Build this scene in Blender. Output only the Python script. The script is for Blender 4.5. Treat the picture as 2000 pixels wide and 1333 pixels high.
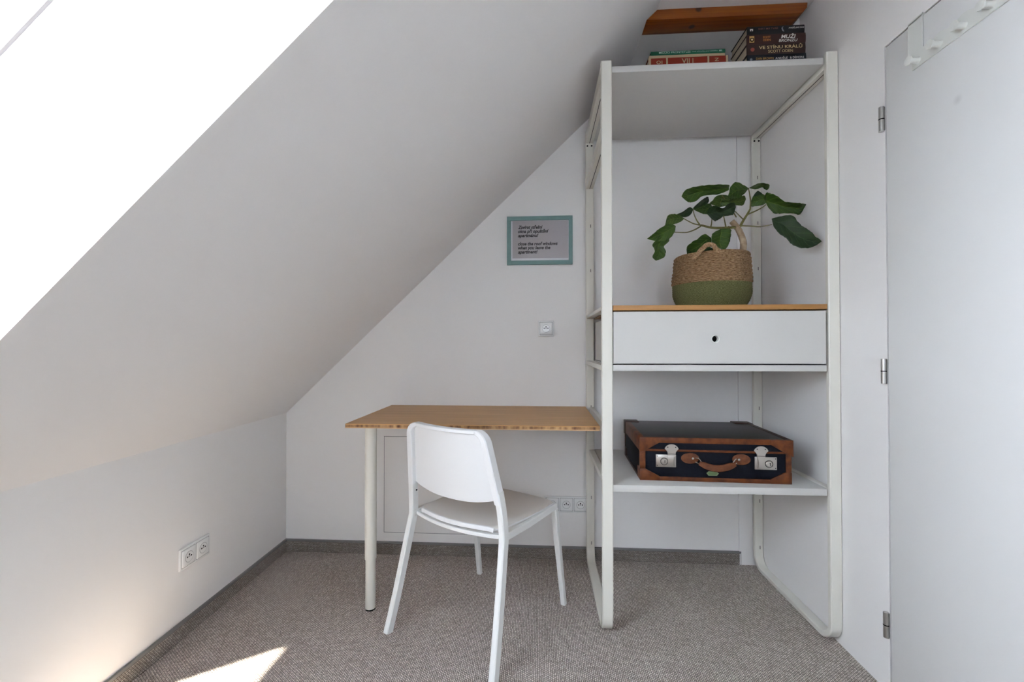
import bpy, bmesh, math, random
from mathutils import Vector, Matrix, noise
random.seed(7)
S = bpy.context.scene
for o in list(bpy.data.objects): bpy.data.objects.remove(o)
COL = S.collection

# ------------------------------------------------------------------ camera
F = 858.54
CAM = Vector((-.2717, -1.6619, 1.0884))
YAW, PITCH, ROLL = -.0633, .01, -.001
def rot3():
    c, s = math.cos(YAW), math.sin(YAW); A = Matrix(((c, -s, 0), (s, c, 0), (0, 0, 1)))
    c, s = math.cos(PITCH), math.sin(PITCH); B = Matrix(((1, 0, 0), (0, c, s), (0, -s, c)))
    c, s = math.cos(ROLL), math.sin(ROLL); D = Matrix(((c, 0, s), (0, 1, 0), (-s, 0, c)))
    return D @ B @ A
R3 = rot3()
cd = bpy.data.cameras.new('camera'); cam = bpy.data.objects.new('camera', cd); COL.objects.link(cam)
cd.sensor_width = 36; cd.lens = F / 2000 * 36; cd.clip_start = .02
cam.matrix_world = Matrix.Translation(CAM) @ Matrix((R3[0], R3[2], -R3[1])).transposed().to_4x4()
S.camera = cam
def at(u, v, Y):
    """point of the room seen at (u, v) on the plane at depth Y"""
    r = R3.transposed() @ Vector(((u - 1000) / F, 1, (666.5 - v) / F))
    return CAM + r * ((Y - CAM.y) / r.y)

# ------------------------------------------------------------------ light
S.view_settings.view_transform = 'Standard'; S.view_settings.look = 'None'
S.view_settings.gamma = 1; S.view_settings.use_curve_mapping = False
S.view_settings.exposure = 1.05
w = bpy.data.worlds.new('sky'); S.world = w; w.use_nodes = True
bg = w.node_tree.nodes['Background']
bg.inputs[0].default_value = (.82, .95, 1.13, 1); bg.inputs[1].default_value = 9.0
sd = bpy.data.lights.new('sun', 'SUN'); sun = bpy.data.objects.new('sun', sd); COL.objects.link(sun)
sd.energy = 25; sd.angle = .02; sd.color = (1, .90, .77)
sun.rotation_euler = Vector((-.15, .655, -1)).to_track_quat('-Z', 'Y').to_euler()
sun.location = (-1.5, -3, 5)

# ------------------------------------------------------------------ materials
def lin(c):
    return tuple(((x / 255) / 12.92 if x / 255 <= .04045 else ((x / 255 + .055) / 1.055) ** 2.4) for x in c)
def mat(name, rgb, rough=.5, metal=0, spec=.5, bump=None, coat=0):
    m = bpy.data.materials.new(name); m.use_nodes = True
    nt = m.node_tree; b = nt.nodes['Principled BSDF']
    b.inputs['Base Color'].default_value = (*rgb, 1); b.inputs['Roughness'].default_value = rough
    b.inputs['Metallic'].default_value = metal; b.inputs['Specular IOR Level'].default_value = spec
    b.inputs['Coat Weight'].default_value = coat
    if bump:
        tc = nt.nodes.new('ShaderNodeTexCoord'); n = nt.nodes.new('ShaderNodeTexNoise'); bp = nt.nodes.new('ShaderNodeBump')
        n.inputs['Scale'].default_value = bump[0]; n.inputs['Detail'].default_value = 4
        bp.inputs['Strength'].default_value = bump[1]; bp.inputs['Distance'].default_value = bump[2]
        nt.links.new(tc.outputs['Object'], n.inputs[0]); nt.links.new(n.outputs[0], bp.inputs['Height']); nt.links.new(bp.outputs[0], b.inputs['Normal'])
    return m
def N(m, t, **k):
    n = m.node_tree.nodes.new(t)
    for a, v in k.items(): setattr(n, a, v)
    return n
def L(m, a, b): m.node_tree.links.new(a, b)
def ramp(m, fac, stops):
    r = N(m, 'ShaderNodeValToRGB'); e = r.color_ramp.elements
    while len(e) > 1: e.remove(e[-1])
    e[0].position = stops[0][0]; e[0].color = (*stops[0][1], 1)
    for p, c in stops[1:]:
        q = e.new(p); q.color = (*c, 1)
    L(m, fac, r.inputs[0]); return r
def bsdf(m): return m.node_tree.nodes['Principled BSDF']

M = {}
M['paint'] = mat('wall_paint', (.855, .835, .815), .75, 0, .3, (60, .12, .002))
M['slope_paint'] = mat('slope_paint', (.845, .825, .81), .8, 0, .25, (40, .12, .002))
M['panel'] = mat('panel_white', (.78, .79, .80), .45, 0, .4)
M['metal_white'] = mat('powder_white', (.76, .735, .66), .35, 0, .5)
M['shelf'] = mat('shelf_white', (.61, .595, .565), .38, 0, .5)
M['plastic'] = mat('chair_plastic', (.84, .84, .84), .4, 0, .5)
M['chair_steel'] = mat('chair_steel', (.83, .83, .81), .3, 0, .5)
M['seat'] = mat('seat_plastic', (.80, .765, .72), .42, 0, .5)  # the chair's white with warm reflected light mixed into the colour
M['socket'] = mat('socket_white', (.84, .84, .83), .25, 0, .5)
M['dark'] = mat('dark_hole', (.005, .005, .005), 1, 0, .05)
M['window_seal'] = mat('window_seal', (.13, .13, .14), .7)
M['gap'] = mat('gap_grey', (.07, .07, .08), .8)
M['socket_shade_grey'] = mat('socket_shade_grey', (.30, .30, .30), .7)
M['steel'] = mat('brushed_steel', (.50, .49, .47), .32, 1)
M['nickel'] = mat('nickel', (.50, .47, .43), .3, 1, .5, (150, .3, .001))
M['grey_profile'] = mat('grey_profile', (.20, .195, .19), .5)
M['cream_white'] = mat('rack_white', (.73, .735, .69), .45)

def carpet(name, ax, k=1.0):
    m = mat(name, (.3, .25, .2), .95, 0, .1)
    tc = N(m, 'ShaderNodeTexCoord'); sp = N(m, 'ShaderNodeSeparateXYZ'); cb = N(m, 'ShaderNodeCombineXYZ')
    L(m, tc.outputs['Object'], sp.inputs[0])
    L(m, sp.outputs[ax[0]], cb.inputs[0]); L(m, sp.outputs[ax[1]], cb.inputs[1])
    nz = N(m, 'ShaderNodeTexNoise'); nz.inputs['Scale'].default_value = 95; nz.inputs['Detail'].default_value = 2
    L(m, cb.outputs[0], nz.inputs[0])
    wob = N(m, 'ShaderNodeVectorMath', operation='SCALE'); wob.inputs[3].default_value = .0050
    L(m, nz.outputs['Color'], wob.inputs[0])
    ad = N(m, 'ShaderNodeVectorMath', operation='ADD'); L(m, cb.outputs[0], ad.inputs[0]); L(m, wob.outputs[0], ad.inputs[1])
    br = N(m, 'ShaderNodeTexBrick'); br.offset = .5; br.inputs['Scale'].default_value = 1
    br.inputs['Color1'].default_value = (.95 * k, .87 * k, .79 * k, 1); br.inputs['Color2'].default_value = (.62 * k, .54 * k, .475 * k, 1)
    br.inputs['Mortar'].default_value = (.11, .09, .08, 1)
    br.inputs['Mortar Size'].default_value = .0017; br.inputs['Mortar Smooth'].default_value = 1.0
    br.inputs['Brick Width'].default_value = .0085; br.inputs['Row Height'].default_value = .0062
    L(m, ad.outputs[0], br.inputs[0])
    big = N(m, 'ShaderNodeTexNoise'); big.inputs['Scale'].default_value = 3; L(m, cb.outputs[0], big.inputs[0])
    mx = N(m, 'ShaderNodeMix', data_type='RGBA', blend_type='MULTIPLY'); mx.inputs[0].default_value = .35
    rr = ramp(m, big.outputs[0], [(.3, (.8, .78, .75)), (.7, (1, 1, 1))])
    L(m, br.outputs['Color'], mx.inputs[6]); L(m, rr.outputs[0], mx.inputs[7]); L(m, mx.outputs[2], bsdf(m).inputs['Base Color'])
    inv = N(m, 'ShaderNodeMath', operation='SUBTRACT'); inv.inputs[0].default_value = 1; L(m, br.outputs['Fac'], inv.inputs[1])
    bp = N(m, 'ShaderNodeBump'); bp.inputs['Strength'].default_value = .9; bp.inputs['Distance'].default_value = .003
    L(m, inv.outputs[0], bp.inputs['Height']); L(m, bp.outputs[0], bsdf(m).inputs['Normal'])
    return m
M['carpet'] = carpet('loop_carpet', (1, 0)); M['carpet_x'] = carpet('loop_carpet_back', (0, 2), .55); M['carpet_y'] = carpet('loop_carpet_side', (1, 2), .7)  # skirting copies of the same carpet, shade of the upright faces in the colour

def wood(name, c1, c2, c3, axis, scale=18, rough=.4, knots=None):
    m = mat(name, c1, rough)
    tc = N(m, 'ShaderNodeTexCoord'); mp = N(m, 'ShaderNodeMapping')
    sc = [scale * 3] * 3; sc[axis] = scale * .07; mp.inputs['Scale'].default_value = sc
    n = N(m, 'ShaderNodeTexNoise'); n.inputs['Scale'].default_value = 1; n.inputs['Detail'].default_value = 5; n.inputs['Roughness'].default_value = .6
    L(m, tc.outputs['Object'], mp.inputs[0]); L(m, mp.outputs[0], n.inputs[0])
    r = ramp(m, n.outputs[0], [(.3, c1), (.5, c2), (.7, c3)])
    out = r.outputs[0]
    for (k, rad, c) in (knots or []):
        d = N(m, 'ShaderNodeVectorMath', operation='DISTANCE'); d.inputs[1].default_value = k; L(m, tc.outputs['Object'], d.inputs[0])
        q = N(m, 'ShaderNodeMapRange'); q.inputs[1].default_value = rad * .5; q.inputs[2].default_value = rad; q.inputs[3].default_value = 1; q.inputs[4].default_value = 0
        L(m, d.outputs['Value'], q.inputs[0])
        x = N(m, 'ShaderNodeMix', data_type='RGBA'); L(m, q.outputs[0], x.inputs[0]); L(m, out, x.inputs[6]); x.inputs[7].default_value = (*c, 1)
        out = x.outputs[2]
    L(m, out, bsdf(m).inputs['Base Color'])
    return m
M['bamboo'] = wood('bamboo_top', (.46, .245, .085), (.56, .31, .115), (.66, .385, .155), 0, 40, .45)
M['bamboo_shelf'] = wood('bamboo_shelf', (.34, .155, .038), (.42, .20, .055), (.49, .25, .08), 0, 30, .4)
M['beam'] = wood('pine_beam', (.17, .036, .003), (.27, .066, .006), (.35, .105, .013), 0, 20, .35, knots=[((.372, .150, 2.452), .016, (.05, .01, .004)), ((.362, .20, 2.416), .016, (.05, .01, .004))])
def edge_mat():
    m = mat('bamboo_edge', (.4, .2, .08), .45)
    tc = N(m, 'ShaderNodeTexCoord'); mp = N(m, 'ShaderNodeMapping'); mp.inputs['Scale'].default_value = (55, 2, 12)
    n = N(m, 'ShaderNodeTexNoise'); n.inputs['Scale'].default_value = 1; n.inputs['Detail'].default_value = 3
    L(m, tc.outputs['Object'], mp.inputs[0]); L(m, mp.outputs[0], n.inputs[0])
    r = ramp(m, n.outputs[0], [(.34, (.10, .035, .012)), (.48, (.30, .15, .055)), (.62, (.47, .27, .11)), (.75, (.62, .40, .2))])
    L(m, r.outputs[0], bsdf(m).inputs['Base Color']); return m
M['bamboo_edge'] = edge_mat(); M['veneer'] = mat('bamboo_veneer', (.62, .40, .20), .45)

def noisecol(name, a, b, scale, rough=.5, bumpd=0, spec=.3, coat=0, stretch=(1, 1, 1)):
    m = mat(name, a, rough, 0, spec, None, coat)
    tc = N(m, 'ShaderNodeTexCoord'); mp = N(m, 'ShaderNodeMapping'); mp.inputs['Scale'].default_value = [scale * s for s in stretch]
    n = N(m, 'ShaderNodeTexNoise'); n.inputs['Scale'].default_value = 1; n.inputs['Detail'].default_value = 5
    L(m, tc.outputs['Object'], mp.inputs[0]); L(m, mp.outputs[0], n.inputs[0])
    r = ramp(m, n.outputs[0], [(.35, a), (.65, b)]); L(m, r.outputs[0], bsdf(m).inputs['Base Color'])
    if bumpd:
        bp = N(m, 'ShaderNodeBump'); bp.inputs['Strength'].default_value = .6; bp.inputs['Distance'].default_value = bumpd
        L(m, n.outputs[0], bp.inputs['Height']); L(m, bp.outputs[0], bsdf(m).inputs['Normal'])
    return m
M['leather'] = noisecol('tan_leather', (.070, .017, .004), (.165, .044, .010), 35, .42, .0008)
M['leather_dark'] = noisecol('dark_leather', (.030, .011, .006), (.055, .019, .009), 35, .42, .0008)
M['canvas'] = noisecol('navy_canvas', (.003, .004, .009), (.006, .008, .014), 90, .6, .0006, .12)
M['lid_black'] = noisecol('worn_black_lid', (.007, .006, .007), (.015, .013, .014), 9, .38, .0006, .35)
M['handle_leather'] = noisecol('handle_leather', (.095, .030, .012), (.17, .055, .022), 60, .45, .0006)
M['sticker'] = mat('green_sticker', (.10, .17, .06), .5)
M['bark'] = noisecol('fig_bark', (.30, .21, .13), (.50, .38, .25), 60, .8, .003)
M['stem'] = noisecol('stem_green', (.12, .10, .03), (.17, .16, .05), 60, .5)
M['soil'] = mat('soil', (.03, .022, .016), .95)
M['blackpot'] = mat('inner_pot', (.015, .016, .018), .5)
M['teal'] = noisecol('teal_frame', (.185, .305, .285), (.20, .33, .31), 40, .5)
M['ink'] = mat('ink', (.006, .005, .006), .9, 0, .1)
M['paper'] = mat('paper_grey', (.44, .41, .425), .7)
M['mount'] = mat('mount_white', (.74, .74, .76), .7)
M['pages'] = noisecol('book_pages', (.50, .42, .31), (.64, .55, .42), 1, .8, 0, .2, 0, (3, 3, 900))

def coil_mat(name, a, b, freq, tilt):
    m = mat(name, a, .85, 0, .2)
    tc = N(m, 'ShaderNodeTexCoord'); n = N(m, 'ShaderNodeTexNoise'); n.inputs['Scale'].default_value = 1; n.inputs['Detail'].default_value = 4
    mp = N(m, 'ShaderNodeMapping'); mp.inputs['Scale'].default_value = (freq, tilt, 1); L(m, tc.outputs['UV'], mp.inputs[0]); L(m, mp.outputs[0], n.inputs[0])
    r = ramp(m, n.outputs[0], [(.32, a), (.66, b)]); L(m, r.outputs[0], bsdf(m).inputs['Base Color'])
    wv = N(m, 'ShaderNodeTexWave'); wv.inputs['Scale'].default_value = 1; wv.inputs['Distortion'].default_value = 3; wv.bands_direction = 'DIAGONAL'
    mp2 = N(m, 'ShaderNodeMapping'); mp2.inputs['Scale'].default_value = (freq * .45, tilt * .45, 1); L(m, tc.outputs['UV'], mp2.inputs[0]); L(m, mp2.outputs[0], wv.inputs[0])
    bp = N(m, 'ShaderNodeBump'); bp.inputs['Strength'].default_value = .8; bp.inputs['Distance'].default_value = .004
    L(m, wv.outputs['Fac'], bp.inputs['Height']); L(m, bp.outputs[0], bsdf(m).inputs['Normal'])
    return m
M['seagrass'] = coil_mat('seagrass', (.17, .085, .036), (.52, .34, .19), 75, 95)
M['green_rope'] = coil_mat('green_rope', (.085, .095, .030), (.31, .31, .14), 150, 130)

def leaf_mat(name, a, b):
    m = mat(name, a, .45, 0, .3)
    tc = N(m, 'ShaderNodeTexCoord'); sp = N(m, 'ShaderNodeSeparateXYZ'); L(m, tc.outputs['UV'], sp.inputs[0])
    av = N(m, 'ShaderNodeMath', operation='ABSOLUTE'); sb = N(m, 'ShaderNodeMath', operation='SUBTRACT'); sb.inputs[1].default_value = .5
    L(m, sp.outputs[1], sb.inputs[0]); L(m, sb.outputs[0], av.inputs[0])
    k = N(m, 'ShaderNodeMath', operation='MULTIPLY_ADD'); k.inputs[1].default_value = -.45; L(m, av.outputs[0], k.inputs[0]); L(m, sp.outputs[0], k.inputs[2])
    s = N(m, 'ShaderNodeMath', operation='MULTIPLY'); s.inputs[1].default_value = 44; L(m, k.outputs[0], s.inputs[0])
    sn = N(m, 'ShaderNodeMath', operation='SINE'); L(m, s.outputs[0], sn.inputs[0])
    v1 = N(m, 'ShaderNodeMapRange'); v1.inputs[1].default_value = .955; v1.inputs[2].default_value = 1; L(m, sn.outputs[0], v1.inputs[0])
    v2 = N(m, 'ShaderNodeMapRange'); v2.inputs[1].default_value = .022; v2.inputs[2].default_value = .008; L(m, av.outputs[0], v2.inputs[0])
    mxv = N(m, 'ShaderNodeMath', operation='MAXIMUM'); L(m, v1.outputs[0], mxv.inputs[0]); L(m, v2.outputs[0], mxv.inputs[1])
    n = N(m, 'ShaderNodeTexNoise'); n.inputs['Scale'].default_value = 22; L(m, tc.outputs['Object'], n.inputs[0])
    r = ramp(m, n.outputs[0], [(.3, a), (.7, b)])
    mx = N(m, 'ShaderNodeMix', data_type='RGBA'); mx.inputs[7].default_value = (b[0] * 3.2, b[1] * 2.2, b[2] * 3.2, 1)
    q = N(m, 'ShaderNodeMath', operation='MULTIPLY'); q.inputs[1].default_value = .7; L(m, mxv.outputs[0], q.inputs[0]); L(m, q.outputs[0], mx.inputs[0])
    L(m, r.outputs[0], mx.inputs[6]); L(m, mx.outputs[2], bsdf(m).inputs['Base Color'])
    bp = N(m, 'ShaderNodeBump'); bp.inputs['Strength'].default_value = .5; bp.inputs['Distance'].default_value = .002; bp.invert = True
    L(m, mxv.outputs[0], bp.inputs['Height']); L(m, bp.outputs[0], bsdf(m).inputs['Normal'])
    return m
M['leaf'] = leaf_mat('leaf_green', (.020, .050, .006), (.040, .085, .010))
M['leaf_dark'] = leaf_mat('leaf_dark', (.007, .022, .006), (.015, .038, .009))
M['leaf_olive'] = leaf_mat('leaf_olive', (.035, .070, .012), (.070, .115, .022))

def glass_mat(name, refl):
    m = bpy.data.materials.new(name); m.use_nodes = True; nt = m.node_tree; nt.nodes.clear()
    o = nt.nodes.new('ShaderNodeOutputMaterial'); t = nt.nodes.new('ShaderNodeBsdfTransparent'); g = nt.nodes.new('ShaderNodeBsdfGlossy')
    g.inputs['Roughness'].default_value = .01; f = nt.nodes.new('ShaderNodeFresnel')
    ge = nt.nodes.new('ShaderNodeNewGeometry'); mr = nt.nodes.new('ShaderNodeMapRange'); mr.inputs[3].default_value = refl; mr.inputs[4].default_value = 1 / refl
    nt.links.new(ge.outputs['Backfacing'], mr.inputs[0]); nt.links.new(mr.outputs[0], f.inputs[0])
    x = nt.nodes.new('ShaderNodeMixShader'); nt.links.new(f.outputs[0], x.inputs[0]); nt.links.new(t.outputs[0], x.inputs[1]); nt.links.new(g.outputs[0], x.inputs[2]); nt.links.new(x.outputs[0], o.inputs[0])
    return m
M['glass'] = glass_mat('pane_glass', 1.45)
# door leaf paint with a small rubbed stain
def door_mat():
    m = mat('door_paint', (.79, .785, .775), .5, 0, .4)
    tc = N(m, 'ShaderNodeTexCoord'); d = N(m, 'ShaderNodeVectorMath', operation='DISTANCE'); d.inputs[1].default_value = (.816, -.451, 1.728)
    L(m, tc.outputs['Object'], d.inputs[0]); q = N(m, 'ShaderNodeMapRange'); q.inputs[1].default_value = .002; q.inputs[2].default_value = .015; q.inputs[3].default_value = .22; q.inputs[4].default_value = 0
    L(m, d.outputs['Value'], q.inputs[0]); x = N(m, 'ShaderNodeMix', data_type='RGBA'); x.inputs[6].default_value = (.79, .785, .77, 1); x.inputs[7].default_value = (.25, .25, .22, 1)
    L(m, q.outputs[0], x.inputs[0]); L(m, x.outputs[2], bsdf(m).inputs['Base Color']); return m
M['door'] = door_mat()

# ------------------------------------------------------------------ mesh helpers
class MB:
    def __init__(s, *mats): s.bm = bmesh.new(); s.mats = list(mats); s.uv = None
    def _mi(s, fs, mi):
        for f in fs: f.material_index = mi
    def box(s, x0, x1, y0, y1, z0, z1, mi=0, bev=0, seg=2, m4=None):
        g = bmesh.ops.create_cube(s.bm, size=1); v = g['verts']
        for p in v: p.co = Vector(((x0 + x1) / 2 + p.co.x * (x1 - x0), (y0 + y1) / 2 + p.co.y * (y1 - y0), (z0 + z1) / 2 + p.co.z * (z1 - z0)))
        fs = {f for p in v for f in p.link_faces}; s._mi(fs, mi)
        vs = list(v)
        if bev:
            es = list({e for p in v for e in p.link_edges})
            r = bmesh.ops.bevel(s.bm, geom=es, offset=bev, segments=seg, affect='EDGES', profile=.5)
            s._mi(r['faces'], mi); vs = list({p for f in r['faces'] for p in f.verts} | {p for p in v if p.is_valid})
        if m4:
            for p in vs: p.co = m4 @ p.co
        return s
    def prism(s, pts, d, mi=0, bev=0):
        """pts: closed 3D polygon, extruded by vector d"""
        d = Vector(d); a = [s.bm.verts.new(Vector(p)) for p in pts]; b = [s.bm.verts.new(Vector(p) + d) for p in pts]
        n = len(pts); fs = [s.bm.faces.new(a), s.bm.faces.new(b[::-1])]
        for i in range(n): fs.append(s.bm.faces.new((a[i], b[i], b[(i + 1) % n], a[(i + 1) % n])))
        s._mi(fs, mi); bmesh.ops.recalc_face_normals(s.bm, faces=fs)
        if bev:
            es = list({e for f in fs for e in f.edges})
            r = bmesh.ops.bevel(s.bm, geom=es, offset=bev, segments=2, affect='EDGES', profile=.5); s._mi(r['faces'], mi)
        return s
    def quad(s, pts, mi=0):
        f = s.bm.faces.new([s.bm.verts.new(Vector(p)) for p in pts]); f.material_index = mi; return s
    def rings(s, rings, mi=0, cap=True, closed=False):
        vs = [[s.bm.verts.new(p) for p in r] for r in rings]; fs = []; n = len(rings[0]); m = len(vs)
        for i in range(m if closed else m - 1):
            A, B = vs[i], vs[(i + 1) % m]
            for j in range(n): fs.append(s.bm.faces.new((A[j], A[(j + 1) % n], B[(j + 1) % n], B[j])))
        if cap and not closed: fs += [s.bm.faces.new(vs[0][::-1]), s.bm.faces.new(vs[-1])]
        s._mi(fs, mi); bmesh.ops.recalc_face_normals(s.bm, faces=fs); return s
    def tube(s, pts, r, mi=0, seg=10, sq=None, up=None):
        """round tube (r radius or list) or, with sq=(w,h), a rounded rectangular one"""
        P = [Vector(p) for p in pts]; rr = r if isinstance(r, (list, tuple)) else [r] * len(P); out = []
        t0 = (P[1] - P[0]).normalized(); a = Vector(up) if up else (Vector((0, 0, 1)) if abs(t0.z) < .9 else Vector((1, 0, 0)))
        a = (a - t0 * a.dot(t0)).normalized()
        for i, p in enumerate(P):
            t = ((P[min(i + 1, len(P) - 1)] - P[i]).normalized() + (P[i] - P[max(i - 1, 0)]).normalized()).normalized()
            if up: a = Vector(up)
            a = (a - t * a.dot(t)).normalized(); b = t.cross(a)
            if sq:
                kw, kh = rr[i] if isinstance(rr[i], tuple) else (rr[i], rr[i]); w, h = sq[0] / 2 * kw, sq[1] / 2 * kh; c = min(w, h) * .3
                prof = [(w, h - c), (w - c, h), (c - w, h), (-w, h - c), (-w, c - h), (c - w, -h), (w - c, -h), (w, c - h)]
                out.append([p + a * x + b * y for x, y in prof])
            else: out.append([p + (a * math.cos(k * 2 * math.pi / seg) + b * math.sin(k * 2 * math.pi / seg)) * rr[i] for k in range(seg)])
        return s.rings(out, mi)
    def cyl(s, p0, p1, r0, r1=None, mi=0, seg=24): return s.tube([p0, p1], [r0, r0 if r1 is None else r1], mi, seg)
    def lathe(s, c, prof, mi=0, seg=48, axis='z', mfun=None, cap=True):
        uvl = s.bm.loops.layers.uv.verify(); vs = []
        for r, z in prof:
            ring = []
            for k in range(seg):
                an = k * 2 * math.pi / seg; x, y = r * math.cos(an), r * math.sin(an)
                q = Vector((x, y, z)) if axis == 'z' else (Vector((z, x, y)) if axis == 'x' else Vector((x, z, y)))
                ring.append(s.bm.verts.new(Vector(c) + q))
            vs.append(ring)
        tot = len(prof) - 1
        for i in range(tot):
            for j in range(seg):
                f = s.bm.faces.new((vs[i][j], vs[i][(j + 1) % seg], vs[i + 1][(j + 1) % seg], vs[i + 1][j]))
                f.material_index = mfun(i) if mfun else mi
                for l, (a, b) in zip(f.loops, ((j, i), (j + 1, i), (j + 1, i + 1), (j, i + 1))): l[uvl].uv = (a / seg, b / tot)
        for rg in (vs[0], vs[-1]) if cap else ():
            if max((v.co - rg[0].co).length for v in rg) > 1e-5:
                f = s.bm.faces.new(rg); f.material_index = mfun(0 if rg is vs[0] else tot - 1) if mfun else mi
        bmesh.ops.recalc_face_normals(s.bm, faces=s.bm.faces); return s
    def build(s, name, parent=None, local=False, sharp=.6, smooth=True):
        me = bpy.data.meshes.new(name); s.bm.to_mesh(me); s.bm.free()
        for m in s.mats: me.materials.append(M[m] if isinstance(m, str) else m)
        if smooth:
            for p in me.polygons: p.use_smooth = True
            me.set_sharp_from_angle(angle=sharp)
        o = bpy.data.objects.new(name, me); COL.objects.link(o); put(o, parent, local); return o
INV = {}
def put(o, parent, local=False):
    if parent:
        o.parent = parent
        if not local and parent.type == 'EMPTY': o.matrix_parent_inverse = INV.get(parent.name, Matrix())
        elif not local and parent.parent: o.matrix_parent_inverse = Matrix()
    # parts of parts share the frame of the thing
def thing(name, label, cat, loc=(0, 0, 0), rz=0, group=None):
    o = bpy.data.objects.new(name, None); COL.objects.link(o); o.location = loc; o.rotation_euler = (0, 0, rz)
    o.empty_display_size = .05
    INV[o.name] = (Matrix.Translation(loc) @ Matrix.Rotation(rz, 4, 'Z')).inverted()
    o['label'] = label; o['category'] = cat
    if group: o['group'] = group
    return o
def tag(o, label, cat, group=None):
    o['label'] = label; o['category'] = cat
    if group: o['group'] = group
    return o
def struct(o): o['kind'] = 'structure'; return o
def text(name, body, mname, width, height, origin, xdir, ydir, parent=None, local=False, shear=0, bold=0, depth=.0004, base=False):
    """lettering as a thin mesh, fitted to width x height, in the plane xdir/ydir"""
    c = bpy.data.curves.new(name, 'FONT'); c.body = body; c.size = 1; c.shear = shear; c.offset = bold; c.resolution_u = 3
    t = bpy.data.objects.new('tmp', c); COL.objects.link(t); bpy.context.view_layer.update()
    me = bpy.data.meshes.new_from_object(t.evaluated_get(bpy.context.evaluated_depsgraph_get()))
    bpy.data.objects.remove(t); me.name = name
    xs = [v.co.x for v in me.vertices]; ys = [v.co.y for v in me.vertices]
    sx = width / (max(xs) - min(xs)); sy = height / (max(ys) - min(ys)); x0, y0 = min(xs), min(ys)
    if base: sy, y0 = height, 0
    X, Yv = Vector(xdir), Vector(ydir); Zv = X.cross(Yv)
    for v in me.vertices: v.co = Vector(origin) + X * ((v.co.x - x0) * sx) + Yv * ((v.co.y - y0) * sy) + Zv * depth
    me.materials.clear(); me.materials.append(M[mname] if isinstance(mname, str) else mname)
    o = bpy.data.objects.new(name, me); COL.objects.link(o); put(o, parent, local); return o

# ------------------------------------------------------------------ room shell
YB = .5986; K = .0224; ZK = .731; G = .952; XR = .816; YF = -3.6
ZC, ZC2 = 2.458, 2.418; YBEAM0, YBEAM1 = .150, .238
def xk(y): return -1.6167 + K * (YB - y)
def sl(y, z): return Vector((xk(y) + (z - ZK) / G, y, z))
NOUT = Vector((K, -1, 0)).cross(Vector((1, 0, G))).normalized()
if NOUT.z < 0: NOUT = -NOUT

struct(MB('carpet').box(-2.0, 1.1, YF - .1, YB + .12, -.1, 0).build('floor', smooth=False))
struct(MB('paint').box(-2.0, 1.1, YB, YB + .12, -.1, 2.75).build('wall_back', smooth=False))

b = MB('paint'); b.prism([(xk(YB), YB, -.1), (xk(YF), YF, -.1), (xk(YF), YF, ZK), (xk(YB), YB, ZK)], (-.08, 0, 0)); struct(b.build('wall_left', smooth=False))
# right wall with the door opening
DY0, DY1, DZ = -1.03, -.2105, 2.030
b = MB('paint', 'gap')
b.box(XR, XR + .10, DY1, YB, -.1, 2.75); b.box(XR, XR + .10, YF, DY0, -.1, 2.75); b.box(XR, XR + .10, DY0, DY1, DZ, 2.75)
b.box(XR + .05, XR + .10, DY0, DY1, -.1, DZ, 1)
b.box(XR + .005, XR + .05, DY1 - .0050, DY1, 0, DZ, 1); b.box(XR + .005, XR + .05, DY0 + .005, DY1 - .005, DZ - .0010, DZ, 1)  # dark strips set into the door gap, its shade put in as colour
struct(b.build('wall_right', smooth=False))
# ceiling: sloping roof side with openings, upper flat, lower flat
W1 = (-1.745, -.965); GX0, GX1, GZ0, GZ1 = -.40, .15, 1.0, 1.85; ZB, ZT = .90, 1.95
b = MB('paint')
b.box(-2.0, GX0, YF - .12, YF, -.1, 2.75); b.box(GX1, 1.1, YF - .12, YF, -.1, 2.75); b.box(GX0, GX1, YF - .12, YF, -.1, GZ0); b.box(GX0, GX1, YF - .12, YF, GZ1, 2.75)
struct(b.build('wall_front', smooth=False))
b = MB('slope_paint', 'paint')
ys = [YF, W1[0], W1[1], YBEAM1, YB]
def cell(y0, y1, z0, z1):
    b.prism([sl(y0, z0), sl(y1, z0), sl(y1, z1), sl(y0, z1)], NOUT * .03)
for y0, y1 in zip(ys[:-1], ys[1:]):
    top = ZC2 if y0 >= YBEAM1 - .001 else ZC
    if (y0, y1) == W1: cell(y0, y1, ZK, ZB); cell(y0, y1, ZT, top)
    else: cell(y0, y1, ZK, top)
b.prism([sl(YF, ZC), sl(YBEAM1, ZC), (XR + .05, YBEAM1, ZC), (XR + .05, YF, ZC)], (0, 0, .05), 1)
b.prism([sl(YBEAM1, ZC2), sl(YB, ZC2), (XR + .05, YB, ZC2), (XR + .05, YBEAM1, ZC2)], (0, 0, .05), 1)
struct(b.build('ceiling', smooth=False))
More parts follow.
